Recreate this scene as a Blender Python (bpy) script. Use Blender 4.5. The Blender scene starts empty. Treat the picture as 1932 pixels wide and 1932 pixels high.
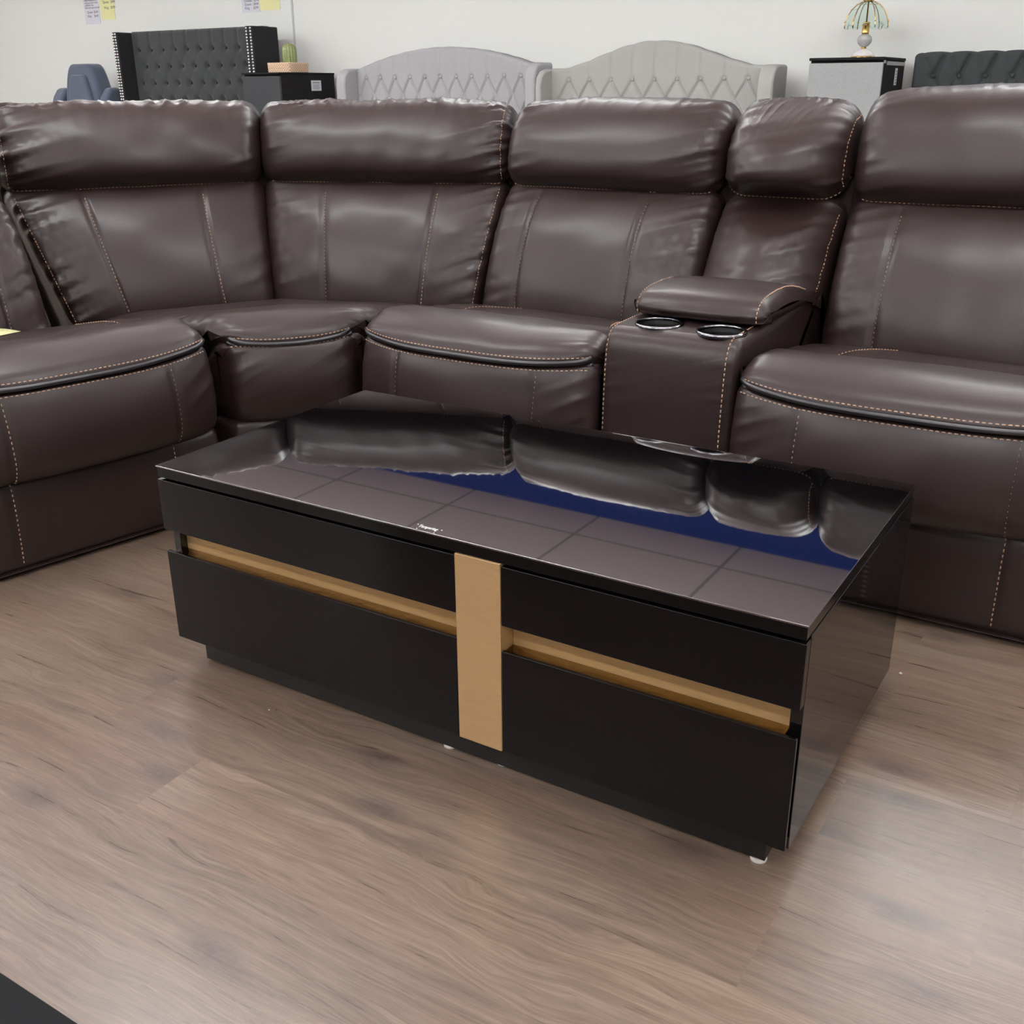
import bpy, bmesh, math, random
import numpy as np
from mathutils import Vector, Matrix

PI = math.pi
sc = bpy.context.scene
COL = sc.collection

# ------------------------------------------------------------------ helpers
class MB:
    """collects verts and faces, then links them as ONE mesh object"""
    def __init__(s): s.v = []; s.f = []
    def add(s, V, F):
        o = len(s.v)
        s.v += [tuple(map(float, p)) for p in V]
        s.f += [tuple(i + o for i in q) for q in F]
        return s
    def box(s, x0, x1, y0, y1, z0, z1):
        V = [(x, y, z) for z in (z0, z1) for y in (y0, y1) for x in (x0, x1)]
        return s.add(V, [(0, 2, 3, 1), (4, 5, 7, 6), (0, 1, 5, 4), (2, 6, 7, 3), (0, 4, 6, 2), (1, 3, 7, 5)])
    def tube(s, pts, r, n=6, closed=False):
        pts = [Vector(p) for p in pts]; N = len(pts); V = []; F = []
        rr = r if hasattr(r, '__len__') else [r] * N
        for i, p in enumerate(pts):
            a = pts[i - 1] if (i > 0 or closed) else p
            b = pts[(i + 1) % N] if (i < N - 1 or closed) else p
            d = (b - a).normalized()
            h = Vector((0, 0, 1)) if abs(d.z) < .9 else Vector((1, 0, 0))
            u = d.cross(h).normalized(); w = u.cross(d)
            for k in range(n):
                t = 2 * PI * k / n
                V.append(p + (u * math.cos(t) + w * math.sin(t)) * rr[i])
        M = N if closed else N - 1
        for i in range(M):
            for k in range(n):
                a = i * n + k; b = i * n + (k + 1) % n
                c = ((i + 1) % N) * n + (k + 1) % n; d = ((i + 1) % N) * n + k
                F.append((a, b, c, d))
        if not closed:
            F.append(tuple(range(n - 1, -1, -1))); F.append(tuple((N - 1) * n + k for k in range(n)))
        return s.add(V, F)
    def lathe(s, prof, c=(0, 0, 0), n=32):
        V = []; F = []
        for (r, z) in prof:
            for k in range(n):
                t = 2 * PI * k / n
                V.append((c[0] + r * math.cos(t), c[1] + r * math.sin(t), c[2] + z))
        for i in range(len(prof) - 1):
            for k in range(n):
                F.append((i * n + k, i * n + (k + 1) % n, (i + 1) * n + (k + 1) % n, (i + 1) * n + k))
        F.append(tuple(range(n - 1, -1, -1))); F.append(tuple((len(prof) - 1) * n + k for k in range(n)))
        return s.add(V, F)
    def prism(s, outline, y0, y1):
        """outline in (x,z) extruded along y"""
        n = len(outline)
        V = [(x, y0, z) for x, z in outline] + [(x, y1, z) for x, z in outline]
        F = [tuple(range(n)), tuple(range(2 * n - 1, n - 1, -1))]
        F += [(i, i + n, (i + 1) % n + n, (i + 1) % n) for i in range(n)]
        return s.add(V, F)
    def build(s, name, mat, parent=None, smooth=False, bevel=0, seg=3, angle=35, xf=None):
        me = bpy.data.meshes.new(name)
        V = s.v
        if xf is not None: V = [tuple(xf @ Vector(p)) for p in V]
        if parent is not None:
            q = parent.matrix_basis if parent.parent is None else parent.parent.matrix_basis
            inv = q.inverted(); V = [tuple(inv @ Vector(p)) for p in V]
        me.from_pydata(V, [], s.f); me.update()
        bm = bmesh.new(); bm.from_mesh(me)
        bmesh.ops.recalc_face_normals(bm, faces=bm.faces[:]); bm.to_mesh(me); bm.free()
        o = bpy.data.objects.new(name, me); COL.objects.link(o)
        me.materials.append(mat)
        if parent is not None: o.parent = parent
        if smooth or bevel: me.polygons.foreach_set('use_smooth', [True] * len(me.polygons))
        if bevel:
            m = o.modifiers.new('bevel', 'BEVEL'); m.width = bevel; m.segments = seg
            m.limit_method = 'ANGLE'; m.angle_limit = math.radians(angle); m.harden_normals = True
        return o

def thing(name, label, cat, loc=(0, 0, 0), rz=0, group=None):
    o = bpy.data.objects.new(name, None); COL.objects.link(o)
    o.location = loc; o.rotation_euler = (0, 0, rz)
    o.matrix_basis = Matrix.Translation(loc) @ Matrix.Rotation(rz, 4, 'Z')
    o.empty_display_size = .1
    tag(o, label, cat, group); return o

def tag(o, label, cat, group=None):
    o['label'] = label; o['category'] = cat
    if group: o['group'] = group
    return o

def struct(o): o['kind'] = 'structure'; return o

def lin(r, g, b):
    f = lambda c: (c / 255 / 12.92) if c / 255 <= .04045 else ((c / 255 + .055) / 1.055) ** 2.4
    return (f(r), f(g), f(b), 1)

def mat(name, col, rough=.5, metal=0, spec=.5, **k):
    m = bpy.data.materials.new(name); m.use_nodes = True
    b = m.node_tree.nodes['Principled BSDF']
    b.inputs['Base Color'].default_value = col
    b.inputs['Roughness'].default_value = rough
    b.inputs['Metallic'].default_value = metal
    b.inputs['Specular IOR Level'].default_value = spec
    for a, v in k.items(): b.inputs[a.replace('_', ' ')].default_value = v
    return m

def nodes(m):
    nt = m.node_tree
    def N(t, **k):
        n = nt.nodes.new(t)
        for a, v in k.items(): setattr(n, a, v)
        return n
    return nt, N, nt.links.new, nt.nodes['Principled BSDF']

def math_node(nt, op, a, b=None, c=None):
    n = nt.nodes.new('ShaderNodeMath'); n.operation = op
    for i, v in enumerate((a, b, c)):
        if v is None: continue
        if isinstance(v, (int, float)): n.inputs[i].default_value = v
        else: nt.links.new(v, n.inputs[i])
    return n.outputs[0]

def noisy(m, scale, amt, bump=0, bscale=None, stretch=(1, 1, 1), detail=3):
    """slight value variation of the base colour and a fine bump"""
    nt, N, L, b = nodes(m)
    tc = N('ShaderNodeTexCoord'); mp = N('ShaderNodeMapping'); mp.inputs['Scale'].default_value = stretch
    L(tc.outputs['Object'], mp.inputs[0])
    if amt:
        t = N('ShaderNodeTexNoise'); t.inputs['Scale'].default_value = scale; t.inputs['Detail'].default_value = detail
        L(mp.outputs[0], t.inputs['Vector'])
        h = N('ShaderNodeHueSaturation'); h.inputs['Color'].default_value = b.inputs['Base Color'].default_value
        v = math_node(nt, 'MULTIPLY_ADD', t.outputs['Fac'], 2 * amt, 1 - amt)
        L(v, h.inputs['Value']); L(h.outputs[0], b.inputs['Base Color'])
    if bump:
        t2 = N('ShaderNodeTexNoise'); t2.inputs['Scale'].default_value = bscale or scale; t2.inputs['Detail'].default_value = 2
        L(mp.outputs[0], t2.inputs['Vector'])
        bp = N('ShaderNodeBump'); bp.inputs['Strength'].default_value = bump; bp.inputs['Distance'].default_value = .002
        L(t2.outputs['Fac'], bp.inputs['Height']); L(bp.outputs[0], b.inputs['Normal'])
    return m

# ------------------------------------------------------------------ materials
LEATHER = noisy(mat('brown_leather', lin(38, 24, 22), .50, 0, .42, Coat_Weight=.36, Coat_Roughness=.27), 7, .08, .12, 330)
LEATHER.node_tree.nodes['Principled BSDF'].inputs['IOR'].default_value = 1.5
PIPE = mat('charcoal_piping', lin(40, 40, 44), .3, 0, .8)
THREAD = mat('tan_thread', lin(184, 150, 124), .7)
LININGM = mat('dark_brown_lining', lin(34, 22, 19), .75, 0, .25)
FRAMEM = mat('black_lining', lin(12, 11, 11), .8)
CHROME = mat('chrome', lin(150, 150, 156), .14, 1)
CUPIN = mat('black_cup_plastic', lin(10, 10, 11), .4)
GLASS = mat('black_glass_top', lin(7, 7, 9), .02, 0, .5, IOR=4.3)
LACQ = mat('black_lacquer', lin(10, 9, 11), .06, 0, .5, IOR=1.55)
LACQF = mat('black_front_lacquer', lin(11, 10, 12), .14, 0, .5, IOR=1.36)
LACQ2 = mat('black_satin_lacquer', lin(20, 19, 20), .2, 0, .5, IOR=1.5)
GOLD = noisy(mat('brushed_gold', lin(206, 172, 124), .42, .45), 30, .10, .15, 60, (1, 1, 14))
GOLDP = noisy(mat('darkened_polished_gold', lin(112, 92, 52), .08, 1), 3, 0, .6, 60, (1, 1, 1))  # gold darkened in its colour to imitate dark reflections on the ledge
WHITEP = mat('white_plastic', lin(215, 212, 205), .4)
STUD = mat('nailhead_silver', lin(225, 225, 222), .25, .8)
VELVET = noisy(mat('charcoal_velvet', lin(60, 64, 64), .9, 0, .2, Sheen_Weight=.2, Sheen_Roughness=.5), 6, .12, .2, 300)
VELVETD = mat('charcoal_wing_velvet', lin(44, 45, 47), .9, 0, .2)
VELVET2 = noisy(mat('dark_charcoal_linen', lin(62, 66, 67), .9, 0, .2), 60, .1, .2, 300)
GREY1 = noisy(mat('light_grey_linen', lin(168, 169, 171), .95, 0, .1), 220, .12, .3, 260)
GREY2 = noisy(mat('warm_grey_linen', lin(168, 169, 165), .95, 0, .1), 220, .12, .3, 260)
GREYF = noisy(mat('grey_cabinet_fabric', lin(158, 161, 161), .95, 0, .1), 200, .16, .3, 260)
NAVYV = noisy(mat('blue_grey_velvet', lin(80, 90, 106), .85, 0, .2, Sheen_Weight=.4), 9, .22, 0)
BLACKM = mat('black_fabric', lin(30, 29, 31), .85, 0, .2)
DKFRONT = noisy(mat('charcoal_front', lin(66, 69, 71), .9, 0, .2), 40, .08)
STRIP = mat('pale_drawer_edge', lin(170, 172, 174), .6)
PAPERW = mat('white_paper', lin(214, 215, 224), .8)
PAPERY = mat('yellow_paper', lin(228, 226, 168), .8)
INK = mat('ink', lin(74, 76, 78), .8)
INKL = mat('pale_ink', lin(150, 152, 156), .8)
WHITEINK = mat('white_print', lin(225, 225, 228), .6)
WICKER = mat('wicker', lin(212, 176, 142), .8)
def _wk():
    nt, N, L, b = nodes(WICKER)
    tc = N('ShaderNodeTexCoord'); c = N('ShaderNodeTexChecker'); c.inputs['Scale'].default_value = 95
    c.inputs['Color1'].default_value = lin(236, 212, 186); c.inputs['Color2'].default_value = lin(194, 158, 128)
    L(tc.outputs['Object'], c.inputs['Vector']); L(c.outputs['Color'], b.inputs['Base Color'])
_wk()
CACT = noisy(mat('green_cactus', lin(134, 146, 92), .2, 0, .6), 60, .2)
BRASS = mat('brass', lin(214, 178, 110), .2, 1)
PORC = mat('white_porcelain', lin(228, 226, 224), .15, 0, .6)
PORCG = mat('grey_porcelain', lin(178, 178, 178), .15, 0, .6)
LGLASS = mat('green_tinted_glass', lin(243, 250, 247), .05, 0, .5, Transmission_Weight=1.0, IOR=1.15)
WALLM = noisy(mat('white_wall_paint', lin(229, 231, 227), .85, 0, .2), 1.3, .012)
NAVYW = mat('navy_wall_paint', lin(22, 46, 116), .7, 0, .3)
SEAMM = mat('grey_joint_strip', lin(186, 189, 190), .6)
BASEB = mat('white_skirting', lin(215, 215, 212), .5)
DARKTOP = mat('dark_charcoal_top', lin(20, 21, 23), .7, 0, .15)
EDGEB = mat('brown_edge', lin(92, 76, 66), .5)
LAMPW = mat('light_frame_white', lin(225, 225, 225), .5)

EMIT = bpy.data.materials.new('light_diffuser'); EMIT.use_nodes = True
_b = EMIT.node_tree.nodes['Principled BSDF']
_b.inputs['Base Color'].default_value = (.8, .8, .8, 1)
_b.inputs['Emission Color'].default_value = (.94, 1, .995, 1); _b.inputs['Emission Strength'].default_value = 20.5

EMITU = EMIT.copy(); EMITU.name = 'uplight_diffuser'  # stronger upward glow of the added bars, brightens the ceiling
EMITU.node_tree.nodes['Principled BSDF'].inputs['Emission Strength'].default_value = 42.0

def ceiling_mat():
    m = mat('ceiling_tile', lin(230, 213, 215), .9, 0, .1)
    nt, N, L, b = nodes(m)
    g = N('ShaderNodeNewGeometry'); s = N('ShaderNodeSeparateXYZ'); L(g.outputs['Position'], s.inputs[0])
    def line(o, off, sp, w):
        a = math_node(nt, 'ADD', o, off + sp * 100)
        a = math_node(nt, 'MODULO', a, sp)
        a = math_node(nt, 'SUBTRACT', a, sp / 2); a = math_node(nt, 'ABSOLUTE', a)
        return math_node(nt, 'GREATER_THAN', a, sp / 2 - w / 2)
    k = math_node(nt, 'MAXIMUM', line(s.outputs[0], CEIL_X, CEIL_SX, .024), line(s.outputs[1], CEIL_Y, CEIL_SY, .024))
    mx = N('ShaderNodeMix', data_type='RGBA')
    mx.inputs['A'].default_value = lin(230, 213, 215); mx.inputs['B'].default_value = lin(172, 167, 168)
    L(k, mx.inputs['Factor']); L(mx.outputs['Result'], b.inputs['Base Color'])
    return m

def floor_mat():
    m = mat('oak_plank_vinyl', lin(140, 118, 102), .34, 0, .75)
    nt, N, L, b = nodes(m)
    M = lambda op, a, c=None, d=None: math_node(nt, op, a, c, d)
    g = N('ShaderNodeNewGeometry'); s = N('ShaderNodeSeparateXYZ'); L(g.outputs['Position'], s.inputs[0])
    x, y = s.outputs[0], s.outputs[1]
    PW, PL = .178, 1.22
    v = M('DIVIDE', M('SUBTRACT', y, .146), PW)
    row = M('FLOOR', v); fv = M('SUBTRACT', v, row)
    odd = M('FLOORED_MODULO', row, 2)
    off = M('MULTIPLY_ADD', odd, .25, .038)
    u = M('DIVIDE', M('SUBTRACT', x, off), PL)
    cl = M('FLOOR', u); fu = M('SUBTRACT', u, cl)
    # per plank random
    cx = N('ShaderNodeCombineXYZ'); L(row, cx.inputs[0]); L(cl, cx.inputs[1])
    wn = N('ShaderNodeTexWhiteNoise'); wn.noise_dimensions = '2D'; L(cx.outputs[0], wn.inputs['Vector'])
    rnd = wn.outputs['Value']
    # grain space : shifted for every plank
    sx = M('ADD', x, M('MULTIPLY', rnd, 37.0)); sy = M('ADD', y, M('MULTIPLY', rnd, 11.0))
    def vec(a, c, kx, ky):
        q = N('ShaderNodeCombineXYZ'); L(M('MULTIPLY', a, kx), q.inputs[0]); L(M('MULTIPLY', c, ky), q.inputs[1]); return q.outputs[0]
    def noise(vv, sc_, det=3, dist=0, rough=.55):
        t = N('ShaderNodeTexNoise'); t.inputs['Scale'].default_value = sc_; t.inputs['Detail'].default_value = det
        t.inputs['Distortion'].default_value = dist; t.inputs['Roughness'].default_value = rough
        L(vv, t.inputs['Vector']); return t.outputs['Fac']
    warp = noise(vec(sx, sy, 2.4, 7.0), 1.0, 1, 0)
    gy0 = M('MULTIPLY_ADD', warp, .035, sy)
    wm = N('ShaderNodeMapRange'); wm.inputs['From Min'].default_value = .5; wm.inputs['From Max'].default_value = .75
    L(noise(vec(sx, sy, 2.0, 6.0), 1.0, 2), wm.inputs['Value'])
    gy = M('ADD', gy0, M('MULTIPLY', M('MULTIPLY', wm.outputs[0], noise(vec(sx, sy, 8, 12), 1.0, 1)), .06))
    fine = noise(vec(sx, gy, 14, 260), 1.0, 3, .2, .6)
    streak = noise(vec(sx, gy, 2.6, 60), 1.0, 4, .3, .65)
    broad = noise(vec(sx, gy, 1.6, 5.5), 1.0, 2, .3)
    # cathedral rings
    rings = M('SINE', M('MULTIPLY', M('MULTIPLY_ADD', fine, .006, gy), 470.0))
    rings = M('MULTIPLY_ADD', rings, .5, .5)
    rmask = noise(vec(sx, sy, 2.0, 6.0), 1.0, 2)
    mr = N('ShaderNodeMapRange'); mr.inputs['From Min'].default_value = .47; mr.inputs['From Max'].default_value = .66
    L(rmask, mr.inputs['Value'])
    rings = M('MULTIPLY', M('POWER', rings, 3), mr.outputs[0])
    # knots
    vo = N('ShaderNodeTexVoronoi'); vo.inputs['Scale'].default_value = 1.0; vo.feature = 'F1'; vo.voronoi_dimensions = '2D'
    L(vec(sx, gy, 2.0, 5.2), vo.inputs['Vector'])
    kn = N('ShaderNodeMapRange'); kn.inputs['From Min'].default_value = .02; kn.inputs['From Max'].default_value = .16
    kn.inputs['To Min'].default_value = 1; kn.inputs['To Max'].default_value = 0
    L(vo.outputs['Distance'], kn.inputs['Value'])
    vr = N('ShaderNodeSeparateColor'); L(vo.outputs['Color'], vr.inputs[0])
    kmask = M('GREATER_THAN', vr.outputs[0], .45)
    speck = noise(vec(sx, sy, 60, 90), 1.0, 2)
    knot = M('MULTIPLY', M('MULTIPLY', kn.outputs[0], kmask), M('MULTIPLY_ADD', speck, 1.2, .1))
    pore = noise(vec(sx, gy, 14, 170), 1.0, 2, 0, .5)
    pm = N('ShaderNodeMapRange'); pm.inputs['From Min'].default_value = .60; pm.inputs['From Max'].default_value = .72
    L(pore, pm.inputs['Value'])
    smud = noise(vec(sx, sy, 3.0, 11), 1.0, 3, .6)
    sd = N('ShaderNodeMapRange'); sd.inputs['From Min'].default_value = .60; sd.inputs['From Max'].default_value = .78
    L(smud, sd.inputs['Value'])
    # colour
    cr = N('ShaderNodeValToRGB'); e = cr.color_ramp.elements
    e[0].position = .30; e[0].color = lin(92, 79, 68)
    e[1].position = .72; e[1].color = lin(141, 126, 111)
    n = e.new(.5); n.color = lin(117, 101, 87)
    L(M('ADD', M('MULTIPLY', streak, .62), M('MULTIPLY', fine, .38)), cr.inputs[0])
    red = N('ShaderNodeMix', data_type='RGBA'); red.blend_type = 'MULTIPLY'
    rm = N('ShaderNodeMapRange'); rm.inputs['From Min'].default_value = .42; rm.inputs['From Max'].default_value = .68
    L(broad, rm.inputs['Value'])
    L(M('MULTIPLY', rm.outputs[0], .42), red.inputs['Factor']); L(cr.outputs[0], red.inputs['A'])
    red.inputs['B'].default_value = (.93, .79, .70, 1)
    dk = N('ShaderNodeMix', data_type='RGBA'); dk.blend_type = 'MULTIPLY'
    L(M('MINIMUM', M('ADD', M('MULTIPLY', rings, .34), M('MULTIPLY', pm.outputs[0], .42)), .7), dk.inputs['Factor']); L(red.outputs['Result'], dk.inputs['A']); dk.inputs['B'].default_value = (.45, .40, .38, 1)
    kx = N('ShaderNodeMix', data_type='RGBA')
    L(M('MINIMUM', M('ADD', knot, M('MULTIPLY', sd.outputs[0], .5)), .8), kx.inputs['Factor']); L(dk.outputs['Result'], kx.inputs['A']); kx.inputs['B'].default_value = lin(78, 68, 66)
    hs = N('ShaderNodeHueSaturation'); L(kx.outputs['Result'], hs.inputs['Color'])
    L(M('MULTIPLY_ADD', rnd, .30, .84), hs.inputs['Value'])
    # joints
    ex = M('LESS_THAN', M('MINIMUM', fu, M('SUBTRACT', 1.0, fu)), .0009)
    ey = M('LESS_THAN', M('MINIMUM', fv, M('SUBTRACT', 1.0, fv)), .004)
    jn = M('MAXIMUM', ex, M('MULTIPLY', ey, .35))
    jx = N('ShaderNodeMix', data_type='RGBA'); L(M('MULTIPLY', jn, .5), jx.inputs['Factor']); L(hs.outputs[0], jx.inputs['A'])
    jx.inputs['B'].default_value = lin(112, 96, 84)
    L(jx.outputs['Result'], b.inputs['Base Color'])
    L(M('MULTIPLY_ADD', streak, .16, .22), b.inputs['Roughness'])
    bp = N('ShaderNodeBump'); bp.inputs['Strength'].default_value = .07; bp.inputs['Distance'].default_value = .002
    L(M('SUBTRACT', M('ADD', fine, M('MULTIPLY', rings, .4)), jn), bp.inputs['Height']); L(bp.outputs[0], b.inputs['Normal'])
    return m

# ------------------------------------------------------------------ room
WY, CZ = 5.25, 2.72
WX0, WX1, WY0 = -9.2, 5.6, -9.0
CEIL_SX, CEIL_SY = 1.1, 1.1
CEIL_X, CEIL_Y = 0.62, -4.87

def wall(name, x0, x1, y0, y1, z0, z1, m):
    return struct(MB().box(x0, x1, y0, y1, z0, z1).build(name, m))
wall('floor', WX0, WX1, WY0, WY, -.05, 0, floor_mat())
wall('ceiling', WX0, WX1, WY0, WY, CZ, CZ + .05, ceiling_mat())
# the long wall: white below, navy above
wall('wall_back', WX0, WX1, WY, WY + .1, 0, 2.0, WALLM)
wall('wall_back_upper', WX0, WX1, WY, WY + .1, 2.0, CZ, NAVYW)
wall('wall_left', WX0 - .1, WX0, WY0, WY, 0, CZ, WALLM)
wall('wall_right', WX1, WX1 + .1, WY0, WY, 0, CZ, WALLM)
wall('wall_front', WX0, WX1, WY0 - .1, WY0, 0, CZ, mat('slate_wall_paint', lin(70, 76, 92), .8, 0, .2))
struct(MB().box(-4.366, -4.351, WY - .006, WY, 0, 2.0).build('trim_1', SEAMM))
struct(MB().box(WX0, WX1, WY - .015, WY, 0, .1).build('baseboard_back', BASEB, bevel=.004))

# unseen light bars added in rows to light the ceiling and the room
LX = [-7.5, -5.3, -3.1, -.9, 1.3, 3.5]; LY = [-4.3, -1.9, 0.5, 2.9]
LZH = 2.22
proto = None
for i, lx in enumerate(LX):
    for j, ly in enumerate(LY):
        lab = 'added unseen light bar, %s row from the front wall, %s from the left wall' % (
            ('first', 'second', 'third', 'fourth')[j], ('first', 'second', 'third', 'fourth', 'fifth', 'sixth')[i])
        r = thing('added_light_bar', lab, 'light', (lx, ly, LZH), 0, 'added light bars')
        if proto is None:
            proto = [MB().box(lx - .61, lx - .60, ly - .08, ly + .08, LZH - .004, LZH + .06).build('end_cap', LAMPW, r),
                     MB().box(lx + .60, lx + .61, ly - .08, ly + .08, LZH - .004, LZH + .06).build('end_cap', LAMPW, r),
                     MB().box(lx - .60, lx + .60, ly - .075, ly + .075, LZH, LZH + .02).build('diffuser', EMIT, r),
                     MB().box(lx - .60, lx + .60, ly - .07, ly + .07, LZH + .0205, LZH + .055).build('uplight', EMITU, r)]
            for sx in (-.4, .4):
                proto.append(MB().tube([(lx + sx, ly, LZH + .055), (lx + sx, ly, CZ)], .003, 6).build('cable', LAMPW, r))
        else:
            for p in proto:
                c = p.copy(); c.parent = r; COL.objects.link(c)

# ------------------------------------------------------------------ upholstered sweeps
def rect_map(O, ang, W=1, k0=0, k1=0, y0=.7, dL=0, dR=0):
    u = np.array([math.cos(ang), math.sin(ang)]); w = np.array([-math.sin(ang), math.cos(ang)]); O = np.array(O, float)[:2]
    def f(x, y, z):
        t = x / W
        xx = x + k1 * (y - y0) * t - k0 * (y - y0) * (1 - t)
        if dL or dR:
            q = np.clip((.82 - z) / .40, 0, 1) * np.clip((.80 - y) / .12, 0, 1)
            xx = xx + q * ((1 - t) * dL + t * dR)
        return np.stack([O[0] + u[0] * xx + w[0] * y, O[1] + u[1] * xx + w[1] * y, z], -1)
    return f

class Sweep:
    """a closed upholstery section carried along the width of a cushion"""
    def __init__(s, prof, mp, W, r=.035, p=3.0, A=.006, L=.07, A2=.003, seams=(), seed=0, slant=.5, fr=(9, 27), bump0=1, bump1=1, zsc=None, pucker=None):
        P = np.array([list(q) + [0] * (5 - len(q)) for q in prof], float)
        s.P = P; s.n = len(P); s.mp = mp; s.W = W; s.r = r; s.p = p; s.A = A; s.L = L; s.A2 = A2; s.seams = seams; s.slant = slant
        s.e = (bump0, bump1); s.zsc = zsc; s.pk = pucker
        rg = np.random.RandomState(seed)
        s.w1 = 2 * PI * rg.uniform(fr[0], fr[1], (2, 7)); s.ph1 = rg.uniform(0, 2 * PI, (2, 7))
        s.am1 = rg.uniform(.3, 1, (2, 7)); s.am1 /= s.am1.sum(1, keepdims=True) * .5
        s.w2 = rg.normal(0, 2 * PI * 3.0, (10, 2)); s.ph2 = rg.uniform(0, 2 * PI, 10)
        K = np.linspace(0, s.n, s.n * 40 + 1); c = s.cr(K)[0][:, :2]
        s.Kt = K; s.arc = np.concatenate([[0], np.cumsum(np.hypot(*np.diff(c, axis=0).T))])
    def cr(s, K):
        K = np.asarray(K, float); i = np.floor(K).astype(int); t = (K - i)[..., None]; n = s.n
        p0, p1, p2, p3 = s.P[(i - 1) % n], s.P[i % n], s.P[(i + 1) % n], s.P[(i + 2) % n]
        v = .5 * (2 * p1 + (p2 - p0) * t + (2 * p0 - 5 * p1 + 4 * p2 - p3) * t ** 2 + (3 * p1 - p0 - 3 * p2 + p3) * t ** 3)
        d = .5 * ((p2 - p0) + 2 * (2 * p0 - 5 * p1 + 4 * p2 - p3) * t + 3 * (3 * p1 - p0 - 3 * p2 + p3) * t ** 2)
        return v, d
    def ev(s, T, K):
        T, K = np.broadcast_arrays(np.asarray(T, float), np.asarray(K, float))
        v, d = s.cr(K)
        ty, tz = d[..., 0], d[..., 1]; l = np.hypot(ty, tz) + 1e-9
        ny, nz = -tz / l, ty / l
        dl = T * s.W; dr = (1 - T) * s.W; dd = np.minimum(dl, dr)
        q = np.clip(1 - dd / s.r, 0, 1); inset = s.r * (1 - np.sqrt(np.maximum(0, 1 - q * q)))
        B = 1 - np.abs(2 * T - 1) ** s.p
        a = np.interp(K, s.Kt, s.arc); w = np.clip(v[..., 4], 0, 2)
        off = -inset
        for e, di in ((0, dl), (1, dr)):
            arg = a + s.slant * di * (1 if e else -1) * .6
            g = sum(s.am1[e, i] * np.sin(s.w1[e, i] * arg + s.ph1[e, i]) for i in range(7))
            g = .55 * np.sign(g) * np.abs(g) ** .8 - .75 * (1 - np.minimum(1, np.abs(g) * 1.6)) ** 2 + .2
            off = off + s.e[e] * w * s.A * np.exp(-di / s.L) * (1 - np.exp(-di / .014)) * g
        und = sum(np.sin(s.w2[i, 0] * dl + s.w2[i, 1] * a + s.ph2[i]) for i in range(10)) / 4
        off = off + w * s.A2 * und * (1 - np.exp(-dd / .05))
        if s.pk is not None:
            k0, Lp, Ap = s.pk; a0 = np.interp(k0, s.Kt, s.arc)
            xs = dl + .5 * np.abs(a - a0) * np.sin(dl * 9 + s.ph2[0])
            g = sum(s.am1[0, i] * np.sin(1.6 * s.w1[1, i] * xs + s.ph2[i]) for i in range(7))
            off = off + Ap * np.exp(-np.abs(a - a0) / Lp) * (.6 * g - .7 * (1 - np.minimum(1, np.abs(g) * 1.5)) ** 2) * (1 - np.exp(-dd / .04))
        for (t0, dep, wid) in s.seams:
            off = off - np.minimum(w, 1) * dep * np.exp(-((dl - t0 * s.W) / wid) ** 2)
        y = v[..., 0] + ny * off + B * v[..., 2]; z = v[..., 1] + nz * off + B * v[..., 3]
        if s.zsc is not None: z = z + s.zsc(T, v[..., 0], v[..., 1])
        return s.mp(dl, y, z)
    def normal(s, T, K):
        h = 2e-3
        a = s.ev(np.clip(T + h, 0, 1), K) - s.ev(np.clip(T - h, 0, 1), K)
        b = s.ev(T, K + h * 5) - s.ev(T, K - h * 5)
        n = np.cross(a, b); n /= np.linalg.norm(n, axis=-1, keepdims=True) + 1e-12
        return n
    def build(s, name, m, parent, nt=72, nk=9):
        th = np.linspace(0, PI / 2, 7)[:-1]; e = s.r * (1 - np.cos(th)) / s.W
        T = np.concatenate([e, np.linspace(s.r / s.W, 1 - s.r / s.W, nt), 1 - e[::-1]])
        K = np.arange(s.n * nk) / nk
        V = s.ev(T[:, None], K[None, :]); NT, NK = V.shape[:2]
        verts = V.reshape(-1, 3); i = np.arange(NT - 1)[:, None]; k = np.arange(NK)[None, :]; k2 = (k + 1) % NK
        F = np.stack([i * NK + k + 0 * k2, i * NK + k2, (i + 1) * NK + k2, (i + 1) * NK + k], -1).reshape(-1, 4)
        mb = MB(); mb.add(verts, F)
        mb.add(V[0], [tuple(range(NK))]); mb.add(V[-1], [tuple(range(NK - 1, -1, -1))])
        return mb.build(name, m, parent, smooth=True)

def stitches(mb, sw, T, K, dash=.0082, gap=.0036, hw=.0012, lift=.0008):
    T = np.asarray(T, float); K = np.asarray(K, float)
    u = np.linspace(0, 1, 400); T = np.interp(u, np.linspace(0, 1, len(T)), T); K = np.interp(u, np.linspace(0, 1, len(K)), K)
    P = sw.ev(T, K); Nn = sw.normal(T, K)
    c = P.mean(0)
    # outward
    L = np.concatenate([[0], np.cumsum(np.linalg.norm(np.diff(P, axis=0), axis=1))])
    x = 0
    while x + dash < L[-1]:
        a = np.array([np.interp(x, L, P[:, j]) for j in range(3)]); b = np.array([np.interp(x + dash, L, P[:, j]) for j in range(3)])
        n = np.array([np.interp(x, L, Nn[:, j]) for j in range(3)]) * sw.sgn
        d = (b - a) / (np.linalg.norm(b - a) + 1e-9); sd = np.cross(d, n)
        m = (a + b) / 2 + n * (lift + .0014)
        A, Bq = a + n * lift, b + n * lift
        V = [A - n * .002, A - sd * hw + d * .001, A + sd * hw + d * .001, m - sd * hw, m + sd * hw, Bq - sd * hw - d * .001, Bq + sd * hw - d * .001, Bq - n * .002]
        mb.add(V, [(0, 2, 1), (1, 2, 4, 3), (3, 4, 6, 5), (5, 6, 7), (0, 1, 3), (3, 5, 7), (0, 3, 7), (0, 4, 2), (4, 7, 6), (0, 7, 4)])
        x += dash + gap

def sew(parent, sw, T, K, **k):
    mb = MB(); stitches(mb, sw, T, K, **k); return mb.build('stitching', THREAD, parent)

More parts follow.
